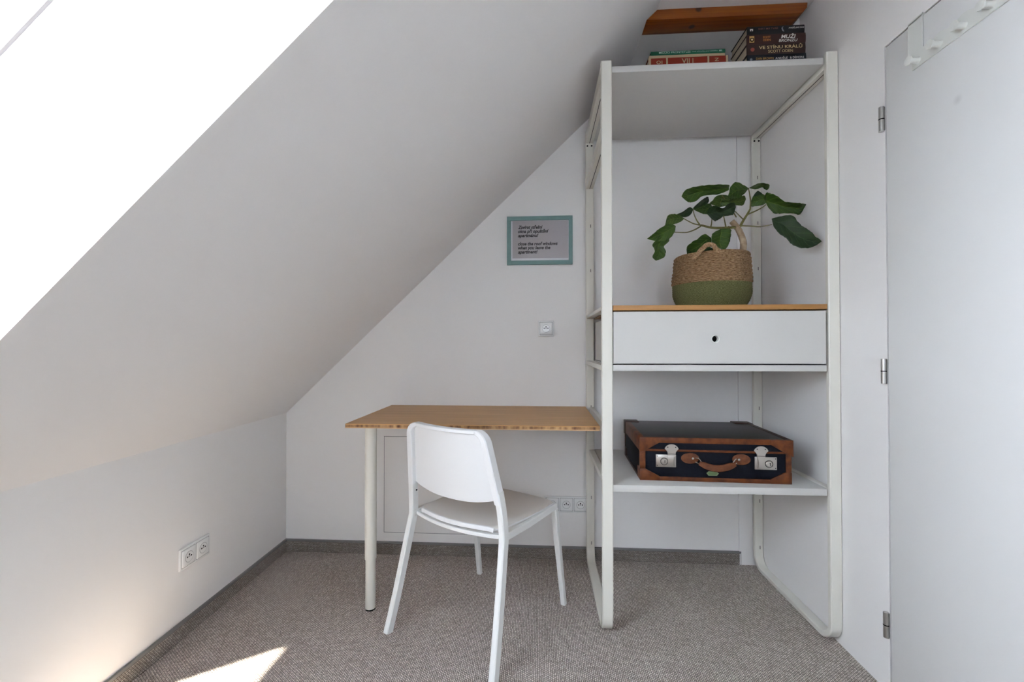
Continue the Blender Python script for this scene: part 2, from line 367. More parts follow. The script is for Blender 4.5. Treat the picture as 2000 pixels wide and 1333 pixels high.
# roof windows: splayed lining, frame, pane
def roof_window(n, y0, y1):
    D = .352
    gt = Vector((-.889, 0, 1.895)); gb = Vector((-1.56, 0, 1.895 - .671 * G))      # top and bottom of the pane
    def onp(p, y):                                                                # shift with the slight skew of the side
        q = Vector((p.x + K * (-.965 - y) if n == 1 else p.x + K * (-.965 - y), y, p.z)); return q
    b = MB('paint')
    ti = [sl(y0, ZT), sl(y1, ZT)]; bi = [sl(y0, ZB), sl(y1, ZB)]
    to = [onp(gt, y0), onp(gt, y1)]; bo = [onp(gb, y0), onp(gb, y1)]
    e = .02
    b.prism([ti[1], to[1], bo[1], bi[1]], (0, e, 0)); b.prism([ti[0], to[0], bo[0], bi[0]], (0, -e, 0))
    b.prism([ti[0], ti[1], to[1], to[0]], (0, 0, e)); b.prism([bi[0], bi[1], bo[1], bo[0]], (-e, 0, -e * .2))
    w_ = struct(b.build('window_%d' % n, smooth=False))
    f = MB('panel', 'window_seal'); u = (gt - gb).normalized(); u = Vector((u.x, 0, u.z)); nn = NOUT
    L0, L1 = onp(gb, y0), onp(gt, y0); wy = Vector((0, 1, 0)); ln = (L1 - L0).length; W_ = y1 - y0
    def bar(a0, a1, c0, c1, h0=-.012, h1=.05):
        mi = 1 if h0 == -.0125 else 0
        p = L0 + u * a0 + wy * c0 + nn * h0
        f.prism([p, p + u * (a1 - a0), p + u * (a1 - a0) + wy * (c1 - c0), p + wy * (c1 - c0)], nn * (h1 - h0), mi, bev=.001 if mi else .002)
    bar(-.05, .035, -.05, W_ + .05); bar(ln - .004, ln + .05, -.05, W_ + .05); bar(0, ln, -.05, .012); bar(0, ln, W_ - .012, W_ + .05)
    for c0 in (.012, W_ - .018):
        bar(.035, ln - .004, c0, c0 + .006, -.0125, .045)
    f.build('window_frame', w_, smooth=False)
    g = MB('glass'); p = L0 + u * .03 + nn * .02 + wy * .01
    g.prism([p, p + u * (ln - .03), p + u * (ln - .03) + wy * (W_ - .02), p + wy * (W_ - .02)], nn * .004)
    g.build('pane', w_, smooth=False)
roof_window(1, *W1)
# unseen upright window added in the gable wall to light the back wall softly
b = MB('panel'); 
for q in ((GX0, GX0 + .06, GZ0, GZ1), (GX1 - .06, GX1, GZ0, GZ1), (GX0 + .06, GX1 - .06, GZ0, GZ0 + .06), (GX0 + .06, GX1 - .06, GZ1 - .06, GZ1)):
    b.box(q[0], q[1], YF - .09, YF - .03, q[2], q[3], 0, .003)
w2 = struct(b.build('window_2'))
MB('glass').box(GX0 + .06, GX1 - .06, YF - .062, YF - .058, GZ0 + .06, GZ1 - .06).build('pane', w2, smooth=False)
# boxed strip in the right-hand back corner, carpet skirting with grey top profile
struct(MB('paint').box(.7125, XR, .5905, YB, 0, ZC2, bev=.001).build('trim_1'))
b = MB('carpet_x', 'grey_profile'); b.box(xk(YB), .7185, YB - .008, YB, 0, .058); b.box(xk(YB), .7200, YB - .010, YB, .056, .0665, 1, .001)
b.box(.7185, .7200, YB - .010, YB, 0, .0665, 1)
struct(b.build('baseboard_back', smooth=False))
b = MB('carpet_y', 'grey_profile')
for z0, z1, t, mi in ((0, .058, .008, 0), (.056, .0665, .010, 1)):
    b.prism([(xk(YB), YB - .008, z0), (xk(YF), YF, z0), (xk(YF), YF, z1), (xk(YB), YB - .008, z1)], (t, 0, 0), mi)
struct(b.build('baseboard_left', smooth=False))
# access panel in the back wall
b = MB('paint', 'gap'); X0, X1, Z0, Z1 = -1.087, -.556, .112, .614
b.box(X0, X1, YB - .0006, YB, Z0, Z1, 1); b.box(X0 + .0022, X1 - .0022, YB - .0016, YB, Z0 + .0022, Z1 - .0022, 0)
tag(b.build('access_panel', smooth=False), 'flush white access panel low in the back wall behind the desk legs', 'panel')

# ------------------------------------------------------------------ door
b = MB('door'); b.box(XR, XR + .04, DY0 + .005, DY1 - .0052, .006, DZ - .0052, 0, .0012)
door = struct(b.build('door_1'))
for z in (1.803, 1.006, .212):
    h = MB('steel', 'dark'); y = DY1 + .005
    h.cyl((XR - .007, y, z - .039), (XR - .007, y, z + .039), .0075, mi=0, seg=20)
    h.cyl((XR - .007, y, z - .0015), (XR - .007, y, z + .0015), .0078, mi=1, seg=20)
    h.box(XR - .003, XR - .0004, y - .006, y + .007, z - .037, z + .037, 0)
    h.build('hinge', door)
# coat rack hung over the door
rk = thing('coat_rack', 'pale over-door coat rack with round pegs hung on the white door', 'rack', (XR, -.29, 1.89))
b = MB('cream_white'); NP_ = 6; PY0, PSP = -.338, .069
top = [(-.318, 1.921)]
for i in range(NP_):
    y = PY0 - i * PSP
    for k in range(-4, 5): top.append((y - k * .0075, 1.927 + .012 * math.cos(k / 4 * math.pi / 2)))
    if i < NP_ - 1: top.append((y - PSP / 2, 1.9235))
top.append((PY0 - (NP_ - 1) * PSP - .045, 1.921))
poly = [(-.318, 1.889)] + top + [(PY0 - (NP_ - 1) * PSP - .045, 1.889)]
b.prism([(XR - .0042, y, z) for y, z in poly], (.002, 0, 0), 0)
b.box(XR - .0042, XR - .0004, poly[-1][0], -.318, 1.8875, 1.8893)
b.build('rack_board', rk)
for y in (-.354, -.672):
    b = MB('cream_white'); b.box(XR - .0040, XR - .0022, y, y + .050, 1.925, DZ + .0035, 0); b.box(XR - .0040, XR + .042, y, y + .050, DZ - .0044, DZ - .0012, 0)
    b.build('bracket', rk)
for i in range(NP_):
    y = PY0 - i * PSP
    b = MB('cream_white'); b.lathe((XR - .0042, y, 1.905), [(.0095, 0), (.0080, -.003), (.0080, -.022), (.0115, -.0235), (.0125, -.026), (.0120, -.0285), (.0, -.0295)], axis='x', seg=24)
    b.build('peg', rk)

# ------------------------------------------------------------------ beam
def beam():
    pl = []
    x0 = lambda z: sl(.15, z).x + .0015
    zs0, zs1 = 2.416, ZC - .0006
    front = [(x0(zs0), YBEAM0, zs0), (.770, YBEAM0, zs0), (.784, YBEAM0, zs0 + .008), (.795, YBEAM0, zs0 + .022), (.797, YBEAM0, zs1), (x0(zs1), YBEAM0, zs1)]
    return MB('beam').prism(front, (0, YBEAM1 - YBEAM0 - .0006, 0), bev=.0012).build('ceiling_beam')
tag(beam(), 'orange-stained knotty pine beam across the ceiling above the books', 'beam')

# ------------------------------------------------------------------ shelving unit
PW, TH, DEP, ZTOP, GAP = .0403, .021, .585, 2.160, .7743
su = thing('shelving_unit', 'tall white open shelving unit with rounded tubular side frames beside the door', 'shelf', (GAP / 2, .29, 0))
def side_frame(xc, left):
    b = MB('metal_white', 'dark')
    ro, n = .075, 8; cy0, cy1 = TH / 2, DEP - TH / 2; r = ro - TH / 2
    pts = [(cy0, ZTOP), (cy0, 1.6), (cy0, 1.1), (cy0, .6)]
    for i in range(n + 1):
        a = i / n * math.pi / 2; pts.append((cy0 + r - r * math.cos(a), TH / 2 + .002 + r - r * math.sin(a)))
    for i in range(n + 1):
        a = i / n * math.pi / 2; pts.append((cy1 - r + r * math.sin(a), TH / 2 + .002 + r - r * math.cos(a)))
    pts += [(cy1, .6), (cy1, 1.1), (cy1, 1.6), (cy1, ZTOP)]
    b.tube([(xc, y, z) for y, z in pts], 1, sq=(PW, TH), up=(1, 0, 0))
    # screws and slots on the rear upright, foot pads
    for z in (1.9132, 1.6885, 1.4640, .7794, .552, .3270, .1010):
        b.box(xc - .0012 + .004, xc + .0012 + .004, DEP - TH - .0008, DEP - TH + .004, z - .008, z + .008, 1)
    for s in (-1, 1): b.cyl((xc + s * .0105, DEP - TH - .0012, 2.094), (xc + s * .0105, DEP - TH + .004, 2.094), .0042, mi=1, seg=16)
    for y in (.085, DEP - .085): b.cyl((xc, y, 0), (xc, y, .004), .012, mi=1, seg=16)
    f = b.build('side_frame', su)
    def rail(z0, z1, w=PW - .004, xo=0, slot=True):
        q = MB('metal_white', 'dark'); q.box(xc - w / 2 + xo, xc + w / 2 + xo, TH, DEP - TH, z0, z1, 0, .0015)
        if slot: q.box(xc - .0012 + xo, xc + .0012 + xo, TH + .002, DEP - TH - .002, z0 - .0006, z0 + .002, 1)
        q.build('cross_rail', f)
    rail(2.106, 2.158)
    if left: rail(1.876, 1.925, PW * .86, 0, True)
    rail(1.222, 1.236, PW * .9, 0, False); rail(.992, 1.012, PW * .9, 0, False); rail(.5405, .5655, PW * .62, .0065 if left else -.0065, False)
    if left: rail(.742, .7785, PW * .5, .008, False)
    return f
side_frame(-PW / 2, True); side_frame(GAP + PW / 2, False)
def shelf(name, mname, z0, z1, y0, y1, x0=.0015, x1=GAP - .0060, bev=.0012):
    return MB(mname).box(x0, x1, y0, y1, z0, z1, 0, bev).build(name, su)
shelf('shelf_board', 'shelf', 2.1185, 2.1424, .008, .560)
shelf('shelf_board', 'shelf', .5400, .5660, .008, .575)
tp = shelf('wooden_top', 'bamboo_shelf', 1.2185, 1.2374, -.001, .560); tp['label'] = 'light bamboo board on top of the drawer'
shelf('shelf_board', 'shelf', .9920, 1.0152, .004, .560)
# drawer
dc = MB('shelf'); dc.box(.004, .0165, .019, .545, 1.0185, 1.200); dc.box(GAP - .0165, GAP - .004, .019, .545, 1.0185, 1.200); dc.box(.0165, GAP - .0165, .535, .545, 1.0185, 1.200); dc.box(.0165, GAP - .0165, .03, .535, 1.0185, 1.0245)
dr = dc.build('drawer', su, smooth=False)
def drawer_front():
    hx, hz, hr = .3728, 1.1116, .0120; x0, x1, z0, z1, y0, y1 = .0032, .7635, 1.0205, 1.2135, .0, .018
    bm = bmesh.new(); n = 32; b = MB('shelf', 'dark')
    b.bm.free(); b.bm = bm
    circ = [(hx + hr * math.cos(2 * math.pi * i / n), hz + hr * math.sin(2 * math.pi * i / n)) for i in range(n)]
    def edge(px, pz):
        dx, dz = px - hx, pz - hz; t = min([((x1 if dx > 0 else x0) - hx) / dx if abs(dx) > 1e-9 else 1e9, ((z1 if dz > 0 else z0) - hz) / dz if abs(dz) > 1e-9 else 1e9]); return (hx + dx * t, hz + dz * t)
    outer = []
    for i, (px, pz) in enumerate(circ): outer.append(edge(px, pz))
    cs = [(x1, z1), (x0, z1), (x0, z0), (x1, z0)]
    allv = {}
    def V(x, y, z): return bm.verts.new((x, y, z))
    rows = {}
    for y in (y0, y1):
        ci = [V(p[0], y, p[1]) for p in circ]; ou = [V(p[0], y, p[1]) for p in outer]
        for i in range(n):
            j = (i + 1) % n; poly = [ci[i], ou[i]]
            for c in cs:
                if (abs(outer[i][0] - c[0]) < 1e-6 and abs(outer[j][1] - c[1]) < 1e-6) or (abs(outer[j][0] - c[0]) < 1e-6 and abs(outer[i][1] - c[1]) < 1e-6):
                    if not (abs(outer[i][0] - outer[j][0]) < 1e-6 or abs(outer[i][1] - outer[j][1]) < 1e-6): poly.append(V(c[0], y, c[1]))
            poly += [ou[j], ci[j]]; bm.faces.new(poly)
        rows[y] = ci
    for i in range(n):
        j = (i + 1) % n; bm.faces.new((rows[y0][i], rows[y0][j], rows[y1][j], rows[y1][i]))
    for (a, c) in ((cs[0], cs[1]), (cs[1], cs[2]), (cs[2], cs[3]), (cs[3], cs[0])):
        bm.faces.new((V(a[0], y0, a[1]), V(c[0], y0, c[1]), V(c[0], y1, c[1]), V(a[0], y1, a[1])))
    bmesh.ops.recalc_face_normals(bm, faces=bm.faces)
    b.box(hx - .02, hx + .02, y1, y1 + .001, hz - .02, hz + .02, 1)  # dark sheet behind the finger hole, painted as the shade inside
    o = b.build('drawer_front', dr, smooth=False)
    r = MB('cream_white'); r.lathe((hx, y0, hz), [(.0118, .017), (.0118, -.001), (.0145, -.0016), (.0155, -.0004), (.0155, .0004)], axis='y', seg=32, cap=False)
    r.build('finger_hole', dr)
drawer_front()

# ------------------------------------------------------------------ desk
dk = thing('desk', 'bamboo-topped desk with a round white leg against the back wall', 'desk', (-.54, .32, 0))
DX0, DX1, DYF, DZT, DT = -1.0466, -.0415, .0468, .777, .0175
b = MB('bamboo', 'bamboo_edge', 'veneer')
b.box(DX0, DX1, DYF, YB - .001, DZT - .0035, DZT, 0, .0008); b.box(DX0, DX1, DYF, YB - .001, DZT - DT, DZT - DT + .0035, 2)
b.box(DX0 + .0003, DX1 - .0003, DYF + .0003, YB - .0013, DZT - DT + .0035, DZT - .0035, 1)
o = b.build('tabletop', dk, smooth=False)
b = MB('metal_white', 'dark'); lx, ly = -.972, .125
b.lathe((lx, ly, 0), [(.034, DZT - DT), (.034, DZT - DT - .004), (.0236, DZT - DT - .006), (.0236, .208), (.0205, .2065), (.0205, .006)]); b.lathe((lx, ly, 0), [(.0195, .0075), (.0195, 0), (.017, 0)], mi=1)
b.build('leg', dk)
b = MB('metal_white', 'dark'); bx = -.530
b.box(bx - .017, bx + .017, YB - .0035, YB - .0002, .655, DZT - DT, 0, .001); b.box(bx - .017, bx + .017, YB - .10, YB - .0035, DZT - DT - .0035, DZT - DT, 0, .001)
b.cyl((bx + .008, YB - .0045, .668), (bx + .008, YB - .003, .668), .0032, mi=1, seg=12)
o = b.build('wall_bracket', dk)

# ------------------------------------------------------------------ sockets
def socket_insert(cx, cz, n, u, half=.0345):
    """n outward normal, u horizontal direction on the wall; cx,cz centre"""
    pass
def outlets(name, label, c, u, n, k, sp=.071, parent=None):
    """k outlets in one frame; c centre, u along the wall, n out of the wall"""
    u, n = Vector(u).normalized(), Vector(n).normalized(); z = Vector((0, 0, 1)); c = Vector(c)
    T = Matrix((( u.x, n.x, 0, c.x), (u.y, n.y, 0, c.y), (0, 0, 1, c.z), (0, 0, 0, 1)))
    t = thing(name, label, 'socket', c)
    L_ = (k - 1) * sp / 2 + .0405
    fr = MB('socket'); fr.box(-L_, L_, 0, .0085, -.0405, .0405, 0, .0035, 3, T); fr.build('frame', t)
    for i in range(k):
        x = (i - (k - 1) / 2) * sp
        q = MB('socket', 'dark', 'socket_shade_grey')
        q.box(x - .0322, x + .0322, .004, .0115, -.0322, .0322, 0, .0045, 3, T)
        q.box(x - .0332, x + .0332, .004, .0087, -.0332, .0332, 2, 0, 1, T)  # grey outline painted as the shadow line round the insert
        # round recess ring, its shade painted grey, and the pin with its holes
        def disc(r0, r1, y0, y1, mi, cx=0, cz=0, seg=28):
            rs = []
            for (r, y) in ((r0, y0), (r1, y1)): rs.append([T @ Vector((x + cx + r * math.cos(a * 2 * math.pi / seg), y, cz + r * math.sin(a * 2 * math.pi / seg))) for a in range(seg)])
            q.rings(rs, mi)
        disc(.0200, .0200, .010, .0119, 2); disc(.0192, .0185, .010, .0123, 0)
        disc(.0032, .0032, .010, .0126, 1, 0, .0080, 12)
        for s in (-1, 1): disc(.0030, .0030, .010, .0126, 1, s * .0095, .001, 12)
        q.box(x - .004, x + .004, .010, .0125, -.001, .0035, 2, 0, 1, T)
        q.build('outlet', t)
    return t
outlets('wall_socket', 'single white wall socket below the teal picture frame', (-.2401, YB, 1.1747), (1, 0, 0), (0, -1, 0), 1)
outlets('wall_socket', 'triple white wall socket low on the back wall next to the shelving unit', (-.1390, YB, .2795), (1, 0, 0), (0, -1, 0), 3)
yk = -.044; ku = Vector((-K, 1, 0)).normalized()
outlets('wall_socket', 'double white wall socket on the low left knee wall', (xk(yk), yk, .2950), ku, (1, K, 0), 2)

# ------------------------------------------------------------------ picture
pf = thing('picture_frame', 'teal framed notice about roof windows hanging on the back wall', 'picture', (-.2726, YB, 1.5018))
px0, px1, pz0, pz1, fw_ = -.4399, -.1045, 1.5018, 1.7500, .0200
YP = YB - .001
b = MB('teal')
for r in ((px0, px1, pz0, pz0 + fw_ * 1.05), (px0, px1, pz1 - fw_, pz1), (px0, px0 + fw_ * 1.05, pz0 + fw_ * .9, pz1 - fw_ * .9), (px1 - fw_, px1, pz0 + fw_ * .9, pz1 - fw_ * .9)):
    b.box(r[0], r[1], YP - .016, YP, r[2], r[3], 0, .0012)
b.build('frame', pf)
MB('mount').box(px0 + .018, px1 - .018, YP - .006, YP - .002, pz0 + .018, pz1 - .018).build('mount', pf, smooth=False)
pp = MB('paper').box(px0 + .028, px1 - .022, YP - .0068, YP - .006, pz0 + .034, pz1 - .022).build('paper', pf, smooth=False)
MB('glass').box(px0 + .0195, px1 - .0195, YP - .0110, YP - .0095, pz0 + .0195, pz1 - .0195).build('glass', pf, smooth=False)
def pxz(u, v): return px0 + (u - 990) / 382, pz1 - (v - 422.5) * (.2482 / 95.5)
for body, x1_, y_ in (('Zavírat střešní', 1060.4, 446.6), ('okna při opuštění', 1072, 454.6), ('apartmánu!', 1051.8, 462.8),
                      ('close the roof windows', 1089.3, 479.2), ('when you leave the', 1075, 487.2), ('apartment!', 1050, 495.4)):
    xa, za = pxz(1011.8, y_); xb, _ = pxz(x1_, y_)
    text('lettering', body, 'ink', xb - xa, .0235, (xa, YP - .0069, za), (1, 0, 0), (0, 0, 1), pp, shear=.25, bold=.035, base=True)

# ------------------------------------------------------------------ books on the top shelf
def cover(name, rgb, rough=.5): return mat(name, rgb, rough, 0, .2)
def book(label, x0, x1, yf, dpt, z0, th, cov, rz=0, spine_bulge=.002, page='pages', group='books lying on the top shelf', hard=.0022):
    t = thing('book', label, 'book', ((x0 + x1) / 2, yf + dpt / 2, z0), rz, group)
    INV[t.name] = Matrix.Translation(Vector(((x0 + x1) / 2, yf + dpt / 2, z0))).inverted()
    b = MB(cov); b.box(x0, x1, yf + .001, yf + dpt, z0, z0 + hard, 0, .0005); b.box(x0, x1, yf + .001, yf + dpt, z0 + th - hard, z0 + th, 0, .0005)
    pr_ = []; n = 6
    for i in range(n + 1):
        a = i / n; pr_.append((x0, yf - spine_bulge * math.sin(math.pi * a), z0 + th * a))
    pr_ += [(x0, yf + .003, z0 + th), (x0, yf + .003, z0)]
    b.prism(pr_, (x1 - x0, 0, 0)); b.build('cover', t)
    MB(page).box(x0 + .003, x1 - .003, yf + .003, yf + dpt - .003, z0 + hard * .95, z0 + th - hard * .95).build('pages', t, smooth=False)
    return t
Z0 = 2.1430
ck = [cover('cover_navy', (.006, .009, .016)), cover('cover_maroon', (.035, .014, .012)), cover('cover_brown', (.030, .016, .014)), cover('cover_black', (.010, .010, .012))]
wht = mat('print_white', (.62, .60, .56), .5); gold = mat('print_gold', (.42, .25, .07), .5); dim = mat('print_dim', (.16, .06, .05), .5); cream = mat('print_cream', (.55, .42, .22), .5); org = mat('print_orange', (.55, .20, .04), .5)
def spine_box(t, mname, x0, x1, yf, z0, z1, name='emblem'):
    o = MB(mname).box(x0, x1, yf - .0006, yf + .001, z0, z1).build(name, t, smooth=False); return o
YS = .030
def ux(u, v, y=YS): return at(u, v, y).x
# thick dark paperbacks, right-hand stack
XL, XRt = ux(1459, 100), ux(1573, 100)
wb = XRt - XL
B1 = book('black book with gold and white spine lettering, bottom of the right stack', XL, XRt + .002, YS, .135, Z0, .0345, ck[0])
B2 = book('dark brown book with cream title lettering, second from bottom of the right stack', XL - .001, XRt, YS, .14, Z0 + .0348, .0395, ck[2])
B3 = book('dark book with large white MUŽI title, second from top of the right stack', XL - .001, XRt + .001, YS, .14, Z0 + .0746, .036, ck[1])
B4 = book('thin black book with small white spine lettering, top of the right stack', XL + .0005, XRt - .003, YS, .14, Z0 + .1109, .030, ck[3])
def sp(t, body, m, fx0, fx1, z, h, bulge=.0026, **k):
    text('lettering', body, m, (fx1 - fx0) * wb, h, (XL + fx0 * wb, YS - bulge, z), (1, 0, 0), (0, 0, 1), t, **k)
sp(B1, 'DAN BROWN', gold, .15, .45, Z0 + .0135, .0085); sp(B1, 'ANDĚLÉ', wht, .48, .69, Z0 + .0135, .010); sp(B1, '& DÉMONI', wht, .73, .965, Z0 + .0135, .010)
sp(B2, 'VE STÍNU KRÁLŮ', cream, .20, .94, Z0 + .0535, .0165, bold=.01); sp(B2, 'SCOTT ODEN', cream, .36, .78, Z0 + .0385, .0105)
sp(B3, 'MUŽI', wht, .58, .83, Z0 + .0905, .0175, shear=.2, bold=.015); sp(B3, 'BRONZU', wht, .54, .86, Z0 + .0775, .0105, shear=.2, bold=.01)
sp(B3, 'SCOTT', org, .27, .40, Z0 + .094, .008); sp(B3, 'ODEN', org, .27, .40, Z0 + .083, .008)
sp(B4, 'ANDĚLSKÉ DNI', wht, .71, .97, Z0 + .1265, .0075, bold=.01); sp(B4, 'SMRT MÁ TVÁŘ', dim, .19, .53, Z0 + .1265, .0085, bold=.01)
def disc_emb(t, m, fx, z, r, m2=None):
    b = MB(m); b.cyl((XL + fx * wb, YS - .0032, z), (XL + fx * wb, YS + .001, z), r, seg=20); b.build('emblem', t)
disc_emb(B1, mat('emblem_grey', (.14, .16, .18), .5), .065, Z0 + .016, .0045); disc_emb(B2, mat('emblem_red', (.20, .03, .02), .5), .09, Z0 + .053, .007)
b = MB(gold, 'dark', cream); b.box(XL + .04 * wb, XL + .12 * wb, YS - .0030, YS + .001, Z0 + .080, Z0 + .104); b.cyl((XL + .08 * wb, YS - .0036, Z0 + .090), (XL + .08 * wb, YS, Z0 + .090), .0075, mi=1, seg=20); b.cyl((XL + .08 * wb, YS - .0040, Z0 + .090), (XL + .08 * wb, YS, Z0 + .090), .004, mi=2, seg=20)
b.build('emblem', B3)
b = MB(wht, ck[3]); b.box(XL + .05 * wb, XL + .10 * wb, YS - .0028, YS + .001, Z0 + .123, Z0 + .131); b.box(XL + .068 * wb, XL + .082 * wb, YS - .0031, YS + .001, Z0 + .1225, Z0 + .127, 1); b.build('emblem', B4)
b = MB(mat('moon_grey', (.20, .21, .22), .5)); b.tube([(XL + .62 * wb, YS - .002, Z0 + .136), (XL + .60 * wb, YS - .002, Z0 + .130), (XL + .61 * wb, YS - .002, Z0 + .122), (XL + .635 * wb, YS - .002, Z0 + .117)], [.0006, .002, .0024, .0008], seg=8); b.build('emblem', B4)
# flat pile of three, left
red = cover('cover_red', (.20, .020, .009), .5); green = cover('cover_green', (.008, .085, .045), .5); crm = cover('cover_cream', (.38, .29, .18), .6)
ax0, ax1 = ux(1266, 118), ux(1421, 118)
YS2 = .030
A1 = book('thick red book with pale bands across its spine, under two thin books', ax0, ax1, YS2, .205, Z0, .037, red, 0, .004)
for fx, w_ in ((.0, .012), (.225, .008), (.745, .008), (.975, .010)):
    MB(crm).box(ax0 + fx * (ax1 - ax0), ax0 + fx * (ax1 - ax0) + w_ * .75, YS2 - .0046, YS2, Z0 + .001, Z0 + .036).build('spine_band', A1, smooth=False)
for body, f0, f1, zz, h in (('O', .10, .155, .011, .013), ('I', .165, .175, .011, .013), ('VII', .42, .52, .010, .019), ('I', .555, .565, .010, .019), ('Z', .83, .885, .014, .012)):
    text('lettering', body, crm, (f1 - f0) * (ax1 - ax0), h, (ax0 + f0 * (ax1 - ax0), YS2 - .0050, Z0 + zz), (1, 0, 0), (0, 0, 1), A1, bold=.01)
A2 = book('thin cream book lying between the red and green books', ax0 + .004, ax1 - .008, YS2 + .004, .20, Z0 + .0373, .0125, crm, 0, .001, hard=.0015)
A3 = book('thin green book with small pale lettering, top of the left pile', ax0 + .012, ax1 - .006, YS2 + .006, .20, Z0 + .0501, .0165, green, 0, .002, hard=.002)
pale = mat('print_pale', (.36, .50, .42), .5)
text('lettering', 'MEZZO FRONTETLES', pale, .40 * (ax1 - ax0), .0070, (ax0 + .14 * (ax1 - ax0), YS2 + .0030, Z0 + .0555), (1, 0, 0), (0, 0, 1), A3, bold=.01)
text('lettering', 'malá příručka pro každého', pale, .32 * (ax1 - ax0), .0050, (ax0 + .56 * (ax1 - ax0), YS2 + .0030, Z0 + .0560), (1, 0, 0), (0, 0, 1), A3)
text('lettering', 'MK', pale, .04 * (ax1 - ax0), .0062, (ax0 + .90 * (ax1 - ax0), YS2 + .0030, Z0 + .0558), (1, 0, 0), (0, 0, 1), A3, bold=.01)

# ------------------------------------------------------------------ suitcase
sc = thing('suitcase', 'old black suitcase with tan leather edges and two metal locks on the lower shelf', 'suitcase', (.117, .0765, .5665), math.radians(-2.4))
W, H, D_, HB = .5505, .1640, .392, .1125
b = MB('canvas'); b.box(.002, W - .002, .002, D_ - .002, .001, HB, 0, .004); b.build('body', sc, True)
b = MB('lid_black', 'canvas')
b.box(-.001, W + .001, -.001, D_ + .001, HB + .0005, H, 0, .006, 3)
lid = b.build('lid', sc, True)
lid['label'] = 'glossy worn black lid'
# leather on the front
b = MB('leather'); T_ = .0022
def fpoly(pts, y=0, t=T_, mi=0): b.prism([(p[0], y - t, p[1]) for p in pts], (0, t + .004, 0), mi, .0006)
fpoly([(0, 0), (W, 0), (W, .0155), (0, .0155)])
fpoly([(0, 0), (.0185, 0), (.0185, HB), (0, HB)], t=T_ * .9); fpoly([(W, 0), (W - .0175, 0), (W - .0175, HB), (W, HB)], t=T_ * .9)
b.build('edge_binding', sc, True)
for side in (0, 1):
    b = MB('leather', 'leather_dark'); q = (lambda v: v) if not side else (lambda v: W - v)
    pts = [(-.0005, -.0002), (.073, -.0002), (.073, .0158), (.0185, .044), (-.0005, .044)]
    fpoly([(q(x), z) for x, z in (pts[::-1] if side else pts)], t=.0030)
    x0, x1 = (-.0025, .001) if not side else (W - .001, W + .0025)
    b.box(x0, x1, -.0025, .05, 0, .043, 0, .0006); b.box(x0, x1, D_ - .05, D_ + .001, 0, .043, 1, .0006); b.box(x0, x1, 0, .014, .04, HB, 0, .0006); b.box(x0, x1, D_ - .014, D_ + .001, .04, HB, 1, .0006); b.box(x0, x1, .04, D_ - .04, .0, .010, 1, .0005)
    b.build('corner_guard', sc, True)
# lid leather: front strips, corners, borders on top and sides
b = MB('leather', 'leather_dark')
fpoly([(-.003, H - .0185), (W + .003, H - .0185), (W + .003, H + .0006), (-.003, H + .0006)], t=.0045)
fpoly([(-.003, HB + .0005), (W + .003, HB + .0005), (W + .003, HB + .0085), (-.003, HB + .0085)], t=.0042)
fpoly([(-.0035, HB - .001), (.014, HB + .001), (.070, H - .018), (.070, H), (-.0035, H + .001)], t=.0055)
fpoly([(W + .0065, HB - .010), (W - .012, HB - .001), (W - .072, H - .018), (W - .072, H), (W + .0065, H + .001)], t=.0060)
b.build('lid_binding', lid, True)
b = MB('canvas'); fpoly([(.004, HB + .004), (W - .004, HB + .004), (W - .004, H - .010), (.004, H - .010)], t=.0022); b.build('lid_front', lid, True)
b = MB('leather', 'leather_dark')
b.box(-.0045, .016, -.004, D_ + .004, H - .0015, H + .0018, 0, .001); b.box(-.0045, -.0005, -.004, D_ + .004, HB + .001, H + .001, 0, .001)
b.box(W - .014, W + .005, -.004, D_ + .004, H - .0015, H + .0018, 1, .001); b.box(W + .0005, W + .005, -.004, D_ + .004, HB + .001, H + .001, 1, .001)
b.box(-.003, W + .003, -.003, .006, H - .001, H + .0020, 0, .001)
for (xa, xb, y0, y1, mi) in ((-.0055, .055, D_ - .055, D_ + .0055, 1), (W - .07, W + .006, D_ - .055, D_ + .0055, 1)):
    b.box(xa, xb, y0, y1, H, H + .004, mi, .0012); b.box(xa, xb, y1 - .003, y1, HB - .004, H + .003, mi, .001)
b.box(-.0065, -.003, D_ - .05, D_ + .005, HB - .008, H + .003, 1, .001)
b.build('lid_border', lid, True)
